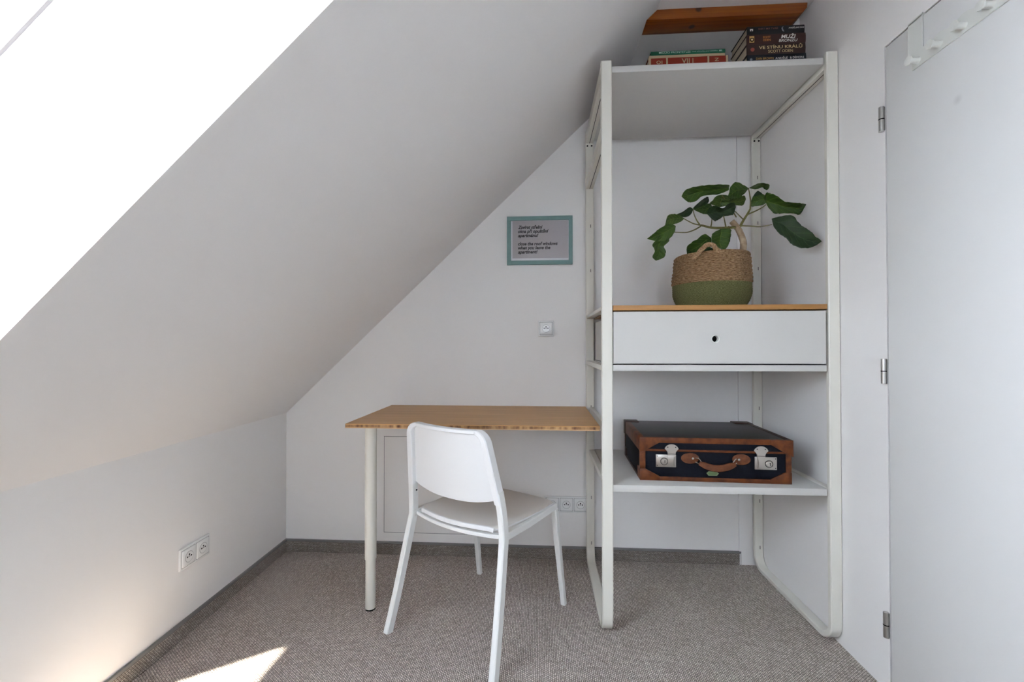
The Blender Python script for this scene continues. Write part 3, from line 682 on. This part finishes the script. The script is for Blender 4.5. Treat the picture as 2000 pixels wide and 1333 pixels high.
def lock(x0, x1, hx, kx, label):
    q = MB('nickel', 'dark')
    z0, z1 = .053, .1005
    q.box(x0, x1, -.0052, -.0005, z0, z1, 0, .0008)
    # hasp: fan-shaped head and neck
    fan = []
    for i in range(13):
        a = math.radians(12 + i * (156 / 12)); fan.append((hx + .0262 * math.cos(a), -.0095, HB + .0075 + .0215 * math.sin(a)))
    fan += [(hx - .0180, -.0095, HB + .0035), (hx - .0148, -.0095, HB - .003), (hx - .0145, -.0095, z1 - .002), (hx + .0145, -.0095, z1 - .002), (hx + .0148, -.0095, HB - .003), (hx + .0180, -.0095, HB + .0035)]
    q.prism(fan, (0, .004, 0), 0)
    q.box(hx - .0140, hx + .0140, -.0085, -.004, z0 + .006, z1, 0, .001)
    sgn = 1 if kx < hx else -1
    q.tube([(hx + sgn * .0115, -.010, z0 + .007), (hx + sgn * .0085, -.012, z0 + .025), (hx + sgn * .0115, -.010, z1 - .005)], .0022, seg=8)
    q.box(hx - .0150, hx + .0150, -.0098, -.009, z1 + .003, z1 + .0045, 1)
    q.cyl((kx, -.0058, z0 + .022), (kx, -.004, z0 + .022), .0142, mi=1, seg=28)
    q.lathe((kx, -.0052, z0 + .022), [(.0125, 0), (.0125, -.0015), (.0100, -.0040), (.004, -.0046), (0, -.0046)], axis='y', seg=28)
    q.box(kx + .001, kx + .003, -.0102, -.009, z0 + .016, z0 + .024, 1); q.cyl((kx + .002, -.0103, z0 + .025), (kx + .002, -.009, z0 + .025), .002, mi=1, seg=10)
    for rx in ((x0 + .005) if kx < hx else (x1 - .005),):
        for rz in (z0 + .006, z1 - .006): q.cyl((rx, -.0062, rz), (rx, -.005, rz), .0018, mi=1, seg=10)
    for s in (-1, 1): q.cyl((hx + s * .0145, -.0103, HB + .018), (hx + s * .0145, -.009, HB + .018), .0020, mi=1, seg=10)
    q.build('lock', sc, True)
lock(.0575, .1325, .1155, .0880, 'left'); lock(.4200, .4985, .4410, .4705, 'right')
# carrying handle
def hand():
    h = MB('handle_leather')
    for cx, sg in ((.185, 1), (.372, -1)):
        pts = [(cx + .0335 * math.cos(a) * (1.0), -.0045, .0885 + .0205 * math.sin(a)) for a in [i * 2 * math.pi / 24 for i in range(24)]]
        h.prism(pts, (0, .004, 0), 0, .001)
    pts = []; rr = []
    for i in range(17):
        t = i / 16; x = .214 + (.344 - .214) * t; pts.append((x, -.020 - .006 * math.sin(math.pi * t), .075 - .0165 * math.sin(math.pi * t))); rr.append(.62 + .38 * min(1, math.sin(math.pi * t) * 2.2))
    h.tube(pts, rr, sq=(.0235, .015), up=(0, 0, 1))
    o = h.build('handle', sc, True)
    for cx, s in ((.208, 1), (.350, -1)):
        m = MB('nickel')
        m.tube([(cx - s * .004, -.006, .0905), (cx + s * .004, -.017, .0930), (cx + s * .016, -.020, .0780), (cx + s * .010, -.018, .070), (cx - s * .004, -.007, .0760)], .0017, seg=8)
        m.lathe((cx - s * .013, -.0045, .088), [(.0045, 0), (.0040, -.0025), (.0, -.0040)], axis='y', seg=16)
        m.build('handle_ring', o, True)
hand()
b = MB('sticker', mat('sticker_edge', (.20, .27, .14), .5)); hp = [(.246, .0325), (.254, .0400), (.283, .0400), (.291, .0325), (.284, .0240), (.253, .0240)]
b.prism([(x, -.0012, z) for x, z in hp], (0, .003, 0), 1); b.prism([((x - .2685) * .8 + .2685, -.0015, (z - .032) * .72 + .032) for x, z in hp], (0, .003, 0), 0)
b.build('sticker', sc, True)

# ------------------------------------------------------------------ basket with the fig plant
PY = .205; pc = at(1389, 600, PY); PX = pc.x; PZ = 1.2378
pl = thing('potted_fig_plant', 'fig plant with large dark lobed leaves in a straw and green woven basket', 'plant', (PX, PY, PZ)); bk = pl
def basket():
    b = MB('seagrass', 'green_rope', 'soil')
    prof = [(0, .002), (.10, .002), (.128, 0)]; mi = [1, 1]
    def rad(t): return .140 + .030 * math.sin(min(1, t / .32) * math.pi / 2) - .010 * max(0, (t - .6) / .4)
    H_ = .213; zg = .098; ng = 10; ns = 8
    for i in range(ng):
        for k in range(5):
            z = .004 + (zg - .004) * (i + k / 5) / ng; prof.append((rad(z / H_) + .0016 * math.sin(math.pi * k / 5), z)); mi.append(1)
    for i in range(ns):
        for k in range(6):
            z = zg + (H_ - zg) * (i + k / 6) / ns; prof.append((rad(z / H_) + .0048 * math.sin(math.pi * k / 6) - .001, z)); mi.append(0)
    prof.append((rad(1) - .001, H_)); mi.append(0); prof.append((rad(1) - .012, H_ - .002)); mi.append(0); prof.append((rad(1) - .012, .02)); mi.append(0)
    prof.append((0, .02)); mi.append(0)
    b.lathe((0, 0, 0), prof, seg=96, mfun=lambda i: mi[min(i, len(mi) - 1)])
    for v in b.bm.verts:                        # hand-made unevenness, rim rising to the right
        t = v.co.z / H_; n = noise.noise(Vector((v.co.x * 9, v.co.y * 9, v.co.z * 22)))
        rr = Vector((v.co.x, v.co.y, 0)); k = 1 + .018 * n * min(1, t * 3)
        n2 = noise.noise(Vector((v.co.x * 38, v.co.y * 38, v.co.z * 130))) * (.022 if t > .47 else .005)
        v.co.x *= k + n2; v.co.y *= k + n2; v.co.z += t * t * (.006 + .001 * (v.co.x / .16) + .003 * n)
        v.co.x *= .885; v.co.y *= .885
    for v in b.bm.verts: v.co += Vector((PX, PY, PZ))
    return b.build('woven_basket', bk, sharp=1.2)
bsk = basket()
p = MB('blackpot', 'soil'); p.lathe((PX, PY, PZ), [(.090, .022), (.116, .205), (.122, .207), (.122, .213), (.115, .213), (.113, .196)], seg=48); p.lathe((PX, PY, PZ), [(.0, .192), (.113, .196), (.0, .197)], mi=1, seg=48); p.build('inner_pot', bk)
# rope handle arching over the front rim
hpx = [(1353, 507), (1362, 497), (1374, 484), (1384, 478), (1393, 480), (1401, 489), (1412, 497)]
def crom(P, n=6):
    out = []; P = [P[0] + (P[0] - P[1])] + list(P) + [P[-1] + (P[-1] - P[-2])]
    for i in range(1, len(P) - 2):
        for k in range(n):
            t = k / n; a, b_, c, d = P[i - 1], P[i], P[i + 1], P[i + 2]
            out.append(.5 * ((2 * b_) + (c - a) * t + (2 * a - 5 * b_ + 4 * c - d) * t * t + (3 * b_ - a - 3 * c + d) * t ** 3))
    out.append(P[-2]); return out
def rope(b, pts, r, mi=0, strands=3, tw=9.0, rs=None):
    L_ = 0; prev = None
    P = [Vector(p) for p in pts]
    for s_ in range(strands):
        q = []; L_ = 0
        for i, p_ in enumerate(P):
            if i: L_ += (P[i] - P[i - 1]).length
            t = (P[min(i + 1, len(P) - 1)] - P[max(0, i - 1)]).normalized(); a = Vector((0, 1, 0)); a = (a - t * a.dot(t)).normalized(); c = t.cross(a)
            an = L_ / r / tw * 2 * math.pi + s_ * 2 * math.pi / strands
            q.append(p_ + (a * math.cos(an) + c * math.sin(an)) * r * .52)
        b.tube(q, r * .62, mi, seg=8)
hp3 = [at(u, v, .056 + .006 * abs(i - 3) - (.004 if i in (0, 6) else 0)) for i, (u, v) in enumerate(hpx)]
b = MB(noisecol('seagrass_rope', (.24, .14, .07), (.46, .30, .17), 220, .85, .002)); rope(b, crom(hp3, 8), .0085); b.build('rope_handle', bsk)

def C(x, y, Y): return at(1230 + x / 4.443, 330 + y / 4.443, Y)
TY = .205
tr = [C(972, 770, TY), C(975, 735, TY), C(985, 690, TY), C(985, 635, TY), C(968, 580, TY + .003), C(945, 530, TY + .004), C(915, 490, TY), C(885, 455, TY)]
b = MB('bark', mat('cut_wood', (.16, .12, .085), .9)); cr = crom(tr, 5)
b.tube(cr, [.0135 - .0022 * i / len(cr) + .0010 * noise.noise(Vector((i * .9, 0, 0))) for i in range(len(cr))], seg=14)
b.cyl(cr[-1] - (cr[-1] - cr[-2]) * .1, cr[-1] + (cr[-1] - cr[-2]).normalized() * .0006, .0085, mi=1, seg=14)
b.build('trunk', pl)
def stem(pts, r0, r1, Y0, Y1):
    n = len(pts); P = [C(x, y, Y0 + (Y1 - Y0) * i / (n - 1)) for i, (x, y) in enumerate(pts)]; c = crom(P, 6)
    q = MB('stem'); q.tube(c, [r0 + (r1 - r0) * i / (len(c) - 1) for i in range(len(c))], seg=8); q.build('stem', pl)
stem([(955, 505), (985, 450), (1020, 395), (1045, 350)], .0055, .0036, .207, .205)
stem([(1045, 350), (1048, 280), (1040, 220), (1030, 165)], .0034, .0018, .205, .19)
stem([(1025, 395), (1100, 362), (1150, 335), (1182, 310)], .0030, .0018, .205, .19)
stem([(970, 495), (1050, 497), (1130, 502), (1235, 484)], .0028, .0018, .207, .150)
stem([(985, 440), (950, 405), (910, 365)], .0026, .0018, .207, .25)
stem([(925, 505), (860, 512), (720, 512), (620, 490)], .0060, .0042, .203, .17)
stem([(620, 490), (560, 478), (510, 455), (465, 430)], .0030, .0018, .17, .16)
stem([(615, 500), (560, 530), (490, 552), (385, 550)], .0030, .0018, .17, .13)
stem([(605, 482), (580, 445), (560, 400), (548, 350)], .0030, .0016, .17, .20)
stem([(835, 512), (825, 460), (813, 405)], .0028, .0018, .20, .165)
stem([(702, 512), (710, 470), (712, 440)], .0028, .0018, .185, .16)
stem([(925, 420), (870, 330), (800, 228)], .0024, .0016, .25, .215)
stem([(860, 500), (800, 540), (730, 600)], .0026, .0016, .203, .165)
def leaf(st, mname, Yb, Yt, tilt=.03, fold=.012, wav=.004):
    """st: stations from leaf base to tip, each (left edge, midrib, right edge) or a single point"""
    full = []
    n = len(st)
    for i, s_ in enumerate(st):
        if not isinstance(s_[0], tuple): s_ = (s_, s_, s_)
        y = Yb + (Yt - Yb) * i / (n - 1); full.append((C(*s_[0], y - tilt), C(*s_[1], y), C(*s_[2], y + tilt)) if s_[0] != s_[1] else (C(*s_[0], y),) * 3)
    Lc, Mc, Rc = [crom([f[k] for f in full], 6) for k in range(3)]
    b = MB(mname); uvl = b.bm.loops.layers.uv.verify(); rows = []; NA = 6; seed = random.random() * 50
    for i in range(len(Mc)):
        row = []
        for j in range(-NA, NA + 1):
            t = j / NA; e = Lc[i] if t < 0 else Rc[i]; p = Mc[i].lerp(e, abs(t))
            edge = noise.noise(Vector((i * .62, seed, 3 if t < 0 else 9))) * .10 * abs(t) ** 3
            p = Mc[i].lerp(e, abs(t) * (1 + edge)); wd = (e - Mc[i]).length
            p = p + Vector((0, 1, .25)) * (fold * abs(t) * min(1, wd / .03) * (1 if abs(t) < .7 else 1)) * -1
            p = p + Vector((0, 1, 0)) * wav * noise.noise(Vector((i * .3, j * .35, seed))) * min(1, wd / .02)
            row.append(p)
        rows.append([b.bm.verts.new(p) for p in row])
    for i in range(len(rows) - 1):
        for j in range(2 * NA):
            f = b.bm.faces.new((rows[i][j], rows[i][j + 1], rows[i + 1][j + 1], rows[i + 1][j]))
            for l, (a, c) in zip(f.loops, ((i, j), (i, j + 1), (i + 1, j + 1), (i + 1, j))): l[uvl].uv = (a / (len(rows) - 1), c / (2 * NA))
    bmesh.ops.remove_doubles(b.bm, verts=b.bm.verts, dist=.00005)
    o = b.build('leaf', pl, sharp=3); m = o.modifiers.new('thick', 'SOLIDIFY'); m.thickness = .0007; m.offset = 0
    return o
leaf([(860, 165), ((850, 140), (850, 166), (842, 192)), ((740, 139), (742, 185), (748, 224)), ((620, 148), (622, 196), (630, 236)), ((530, 165), (540, 222), (560, 284)), ((472, 190), (482, 240), (500, 292)), (449, 240)], 'leaf', .21, .15, .02)
leaf([(1032, 170), ((985, 147), (985, 180), (988, 212)), ((915, 118), (930, 188), (945, 250)), ((870, 150), (892, 215), (912, 262)), ((853, 195), (864, 235), (880, 265)), (848, 258)], 'leaf', .19, .17, -.02)
leaf([(850, 285), ((885, 255), (890, 285), (892, 312)), ((940, 245), (945, 285), (945, 320)), ((985, 232), (985, 275), (980, 312)), (1008, 262)], 'leaf_olive', .205, .21, .015)
leaf([(1033, 167), ((1080, 140), (1082, 160), (1085, 180)), ((1130, 124), (1135, 143), (1142, 162)), ((1178, 130), (1172, 155), (1160, 178)), ((1205, 140), (1195, 162), (1185, 184)), (1210, 165)], 'leaf', .19, .22, .015)
leaf([(797, 224), ((742, 238), (800, 248), (850, 236)), ((712, 272), (795, 275), (872, 282)), ((688, 305), (785, 302), (850, 314)), (780, 334)], 'leaf_olive', .215, .24, .0)
leaf([(666, 388), ((684, 340), (705, 390), (722, 452)), ((740, 322), (752, 375), (765, 440)), ((798, 345), (800, 380), (802, 415)), ((850, 302), (855, 350), (862, 406)), ((898, 300), (897, 340), (890, 394)), (922, 330)], 'leaf_dark', .150, .165, .02)
leaf([(546, 344), ((590, 296), (600, 322), (606, 345)), ((640, 258), (648, 285), (658, 312)), ((672, 243), (676, 262), (682, 282)), (684, 258)], 'leaf_dark', .20, .24, .015)
leaf([(715, 330), ((690, 300), (688, 340), (690, 388)), ((640, 318), (635, 355), (640, 395)), ((590, 335), (585, 355), (590, 374)), (545, 350)], 'leaf', .23, .205, .01)
leaf([(550, 348), ((512, 334), (518, 365), (528, 392)), ((458, 372), (466, 396), (478, 420)), (392, 402)], 'leaf_dark', .20, .17, .012)
leaf([(474, 432), ((430, 404), (432, 430), (440, 458)), ((375, 392), (380, 432), (390, 478)), ((325, 408), (335, 450), (345, 492)), (306, 492)], 'leaf_olive', .16, .13, .012)
leaf([(400, 496), ((345, 478), (358, 520), (378, 558)), ((262, 512), (280, 562), (310, 625)), ((205, 560), (212, 590), (225, 628)), (150, 608)], 'leaf', .13, .10, .01)
leaf([(345, 545), ((262, 580), (300, 610), (335, 625)), ((193, 655), (245, 668), (292, 672)), ((212, 712), (258, 724), (306, 720)), ((190, 765), (240, 768), (290, 768)), (228, 798)], 'leaf', .13, .115, .012)
leaf([(1200, 285), ((1150, 222), (1150, 265), (1150, 312)), ((1095, 238), (1100, 282), (1098, 324)), ((1058, 246), (1062, 290), (1060, 330)), (1042, 325)], 'leaf', .19, .21, .012)
leaf([(1160, 250), ((1180, 210), (1190, 280), (1195, 345)), ((1255, 234), (1255, 300), (1248, 391)), ((1330, 284), (1335, 325), (1325, 388)), ((1410, 296), (1412, 335), (1408, 388)), ((1480, 300), (1478, 340), (1462, 398)), (1532, 308)], 'leaf', .19, .155, .02)
leaf([(1068, 240), ((1105, 193), (1112, 216), (1112, 240)), (1158, 222)], 'leaf_dark', .23, .25, .01)
leaf([(1175, 235), ((1180, 210), (1205, 228), (1200, 245)), ((1255, 232), (1250, 245), (1245, 262)), (1270, 262)], 'leaf_olive', .215, .22, .01)
leaf([(1231, 432), ((1292, 414), (1272, 460), (1240, 508)), ((1390, 404), (1335, 485), (1285, 562)), ((1442, 465), (1402, 540), (1352, 612)), ((1512, 516), (1478, 595), (1415, 670)), ((1590, 580), (1562, 625), (1505, 690)), ((1636, 606), (1625, 632), (1590, 672)), (1666, 630)], 'leaf_dark', .150, .078, .008)
leaf([(708, 600), ((640, 566), (662, 620), (692, 682)), ((570, 614), (602, 668), (640, 722)), ((498, 662), (542, 702), (582, 748)), ((486, 700), (510, 725), (540, 750)), (500, 752)], 'leaf', .165, .13, .012)
leaf([(590, 772), ((640, 690), (650, 735), (660, 775)), ((705, 685), (715, 735), (730, 768)), ((750, 690), (760, 730), (765, 765)), (785, 740)], 'leaf_dark', .095, .10, .006)
leaf([(790, 522), ((715, 556), (790, 570), (864, 524)), ((700, 606), (780, 630), (862, 600)), ((722, 660), (790, 675), (850, 652)), (820, 712)], 'leaf', .18, .16, .012)

# ------------------------------------------------------------------ chair
ch = thing('desk_chair', 'white plastic and metal chair pulled up to the bamboo desk', 'chair', (-.50025, .0893, 0), math.radians(-30.17))
RL = [(.246, -.268, .001), (.238, -.236, .12), (.229, -.203, .26), (.2205, -.175, .385), (.2175, -.166, .425), (.2165, -.166, .46), (.2130, -.171, .52), (.2060, -.180, .590)]
for s in (-1, 1):
    b = MB('chair_steel'); b.tube([(s * x, y, z) for x, y, z in crom([Vector(p) for p in RL], 4)], 1, sq=(.0235, .033), up=(1, 0, 0)); b.cyl((s * .246, -.268, 0), (s * .246, -.268, .004), .010, seg=12)
    b.build('leg', ch, True)
    b = MB('chair_steel'); b.tube([(s * .2235, .266, .001), (s * .2195, .242, .16), (s * .2160, .214, .34), (s * .2145, .203, .418)], [.86, .92, 1, 1], sq=(.025, .025), up=(1, 0, 0)); b.build('leg', ch, True)
    b = MB('chair_steel'); b.tube([(s * .2125, -.172, .430), (s * .2135, .0, .424), (s * .2140, .21, .427)], 1, sq=(.018, .026), up=(1, 0, 0)); b.build('side_rail', ch, True)
# cross rail under the rear of the seat
def arc(x, y0, sag): return y0 - sag * (1 - (x / .205) ** 2)
b = MB('chair_steel'); b.tube([(x, arc(x, -.150, .030), .428 - .004 * (1 - (x / .205) ** 2)) for x in [-.205 + .41 * i / 12 for i in range(13)]], 1, sq=(.014, .022), up=(0, 0, 1)); b.build('cross_rail', ch, True)
b = MB('chair_steel'); b.tube([(-.205, .205, .426), (0, .215, .424), (.205, .205, .426)], 1, sq=(.020, .016), up=(0, 0, 1)); b.build('cross_rail', ch, True)
# seat
def seat():
    b = MB('seat', 'plastic'); NX, NY = 24, 24; rows = []
    def P(u, v):   # u -1..1, v 0 (rear)..1 (front)
        y = -.160 + .385 * v; hw = .192 + (.2145 - .192) * min(1, v * 1.6)
        if v < .10: hw -= .020 * (1 - v / .10)
        y2 = y - (1 - v) * .032 * (1 - u * u) * (1 if v < .3 else max(0, 1 - (v - .3) / .5))
        rc = .035; ex = max(0, v - .9) / .1
        hw2 = hw - .022 * ex * ex
        x = u * hw2; y2 += .012 * v * (1 - u * u)
        z = .4505 - .011 * (1 - u * u) * math.sin(math.pi * min(1, v * 1.05)) + .004 * (1 - v) ** 3
        z -= .010 * max(0, v - .85) / .15 * max(0, v - .85) / .15
        z -= .005 * abs(u) ** 12
        return Vector((x, y2, z))
    for i in range(NY + 1): rows.append([b.bm.verts.new(P(-1 + 2 * j / NX, i / NY)) for j in range(NX + 1)])
    low = [[b.bm.verts.new(v.co - Vector((0, 0, .0055))) for v in r] for r in rows]
    for i in range(NY):
        for j in range(NX):
            b.bm.faces.new((rows[i][j], rows[i][j + 1], rows[i + 1][j + 1], rows[i + 1][j])); b.bm.faces.new((low[i][j], low[i + 1][j], low[i + 1][j + 1], low[i][j + 1]))
    loop = [(0, j) for j in range(NX + 1)] + [(i, NX) for i in range(1, NY + 1)] + [(NY, j) for j in range(NX - 1, -1, -1)] + [(i, 0) for i in range(NY - 1, 0, -1)]
    for k in range(len(loop)):
        a, c = loop[k], loop[(k + 1) % len(loop)]
        f = b.bm.faces.new((rows[a[0]][a[1]], low[a[0]][a[1]], low[c[0]][c[1]], rows[c[0]][c[1]])); f.material_index = 1
    bmesh.ops.recalc_face_normals(b.bm, faces=b.bm.faces)
    s_ = b.build('seat', ch, True)
    rim = MB('plastic'); rim.tube([P(-1 + 2 * j / 20, 0) + Vector((0, -.001, -.004)) for j in range(21)], 1, sq=(.016, .010), up=(0, 0, 1)); rim.build('seat_rim', s_, True)
seat()
# backrest: curved shell with sleeves over the two uprights
def backrest():
    b = MB('plastic')
    def yline(z): return -.178 - (z - .56) * .18
    NX, NZ = 32, 16; f = []; r = []
    HWb, HWt = .2125, .1740
    def zlow(u): return .562 - .030 * (1 - abs(u) ** 2.4)
    def zup(u):
        a = abs(u); c = .80
        return .793 - (0 if a < .77 else .040 * (1 - math.sqrt(max(0, 1 - ((a - .77) / .23) ** 2))))
    for i in range(NZ + 1):
        t = i / NZ; rf = []; rb = []
        for j in range(NX + 1):
            u = -1 + 2 * j / NX; z = zlow(u) + (zup(u) - zlow(u)) * t
            hw = HWb + (HWt - HWb) * ((z - .54) / .26); x = u * hw * .985
            y = yline(z) - .024 * (1 - u * u) + .008
            rb.append(b.bm.verts.new((x, y - .003, z))); rf.append(b.bm.verts.new((x, y + .003, z)))
        f.append(rf); r.append(rb)
    for i in range(NZ):
        for j in range(NX):
            b.bm.faces.new((r[i][j], r[i][j + 1], r[i + 1][j + 1], r[i + 1][j])); b.bm.faces.new((f[i][j], f[i + 1][j], f[i + 1][j + 1], f[i][j + 1]))
    loop = [(0, j) for j in range(NX + 1)] + [(i, NX) for i in range(1, NZ + 1)] + [(NZ, j) for j in range(NX - 1, -1, -1)] + [(i, 0) for i in range(NZ - 1, 0, -1)]
    for k in range(len(loop)):
        a, c = loop[k], loop[(k + 1) % len(loop)]
        b.bm.faces.new((r[a[0]][a[1]], f[a[0]][a[1]], f[c[0]][c[1]], r[c[0]][c[1]]))
    # rolled edge sleeved over both uprights and across the top
    def hwz(z): return HWb + (HWt - HWb) * ((z - .54) / .26)
    RC = .040; ztp = .792; path = []; kk = []
    hc = hwz(ztp - RC) * .985
    for z in (.552, .60, .65, .70, ztp - RC): path.append(Vector((-hwz(z) * .985, yline(z) + .002, z))); kk.append((1, 1))
    for i in range(1, 8):
        a_ = i / 8 * math.pi / 2; z = ztp - RC + RC * math.sin(a_); x = hc - RC + RC * math.cos(a_)
        path.append(Vector((-x, yline(z) + .002 - .0, z))); kk.append((1 - .22 * i / 8, 1 - .40 * i / 8))
    ht = hc - RC
    for i in range(17):
        x = -ht + 2 * ht * i / 16; path.append(Vector((x, yline(ztp) + .003 - .020 * (1 - (x / ht) ** 2), ztp))); kk.append((.74, .52))
    n_ = len(path) - 17
    for i in range(n_ - 1, -1, -1): path.append(Vector((-path[i].x, path[i].y, path[i].z))); kk.append(kk[i])
    b.tube(path, kk, sq=(.037, .0265), up=(0, 1, 0))
    bmesh.ops.recalc_face_normals(b.bm, faces=b.bm.faces)
    o = b.build('backrest', ch, True)
    for y, z, m_ in ((-.180, .585, 'steel'), (-.166, .520, 'dark')):
        MB(m_).cyl((-.2035 if z < .55 else -.1960, y, z), (-.1985 if z < .55 else -.1910, y, z), .0032, seg=12).build('screw', o, True)
backrest()
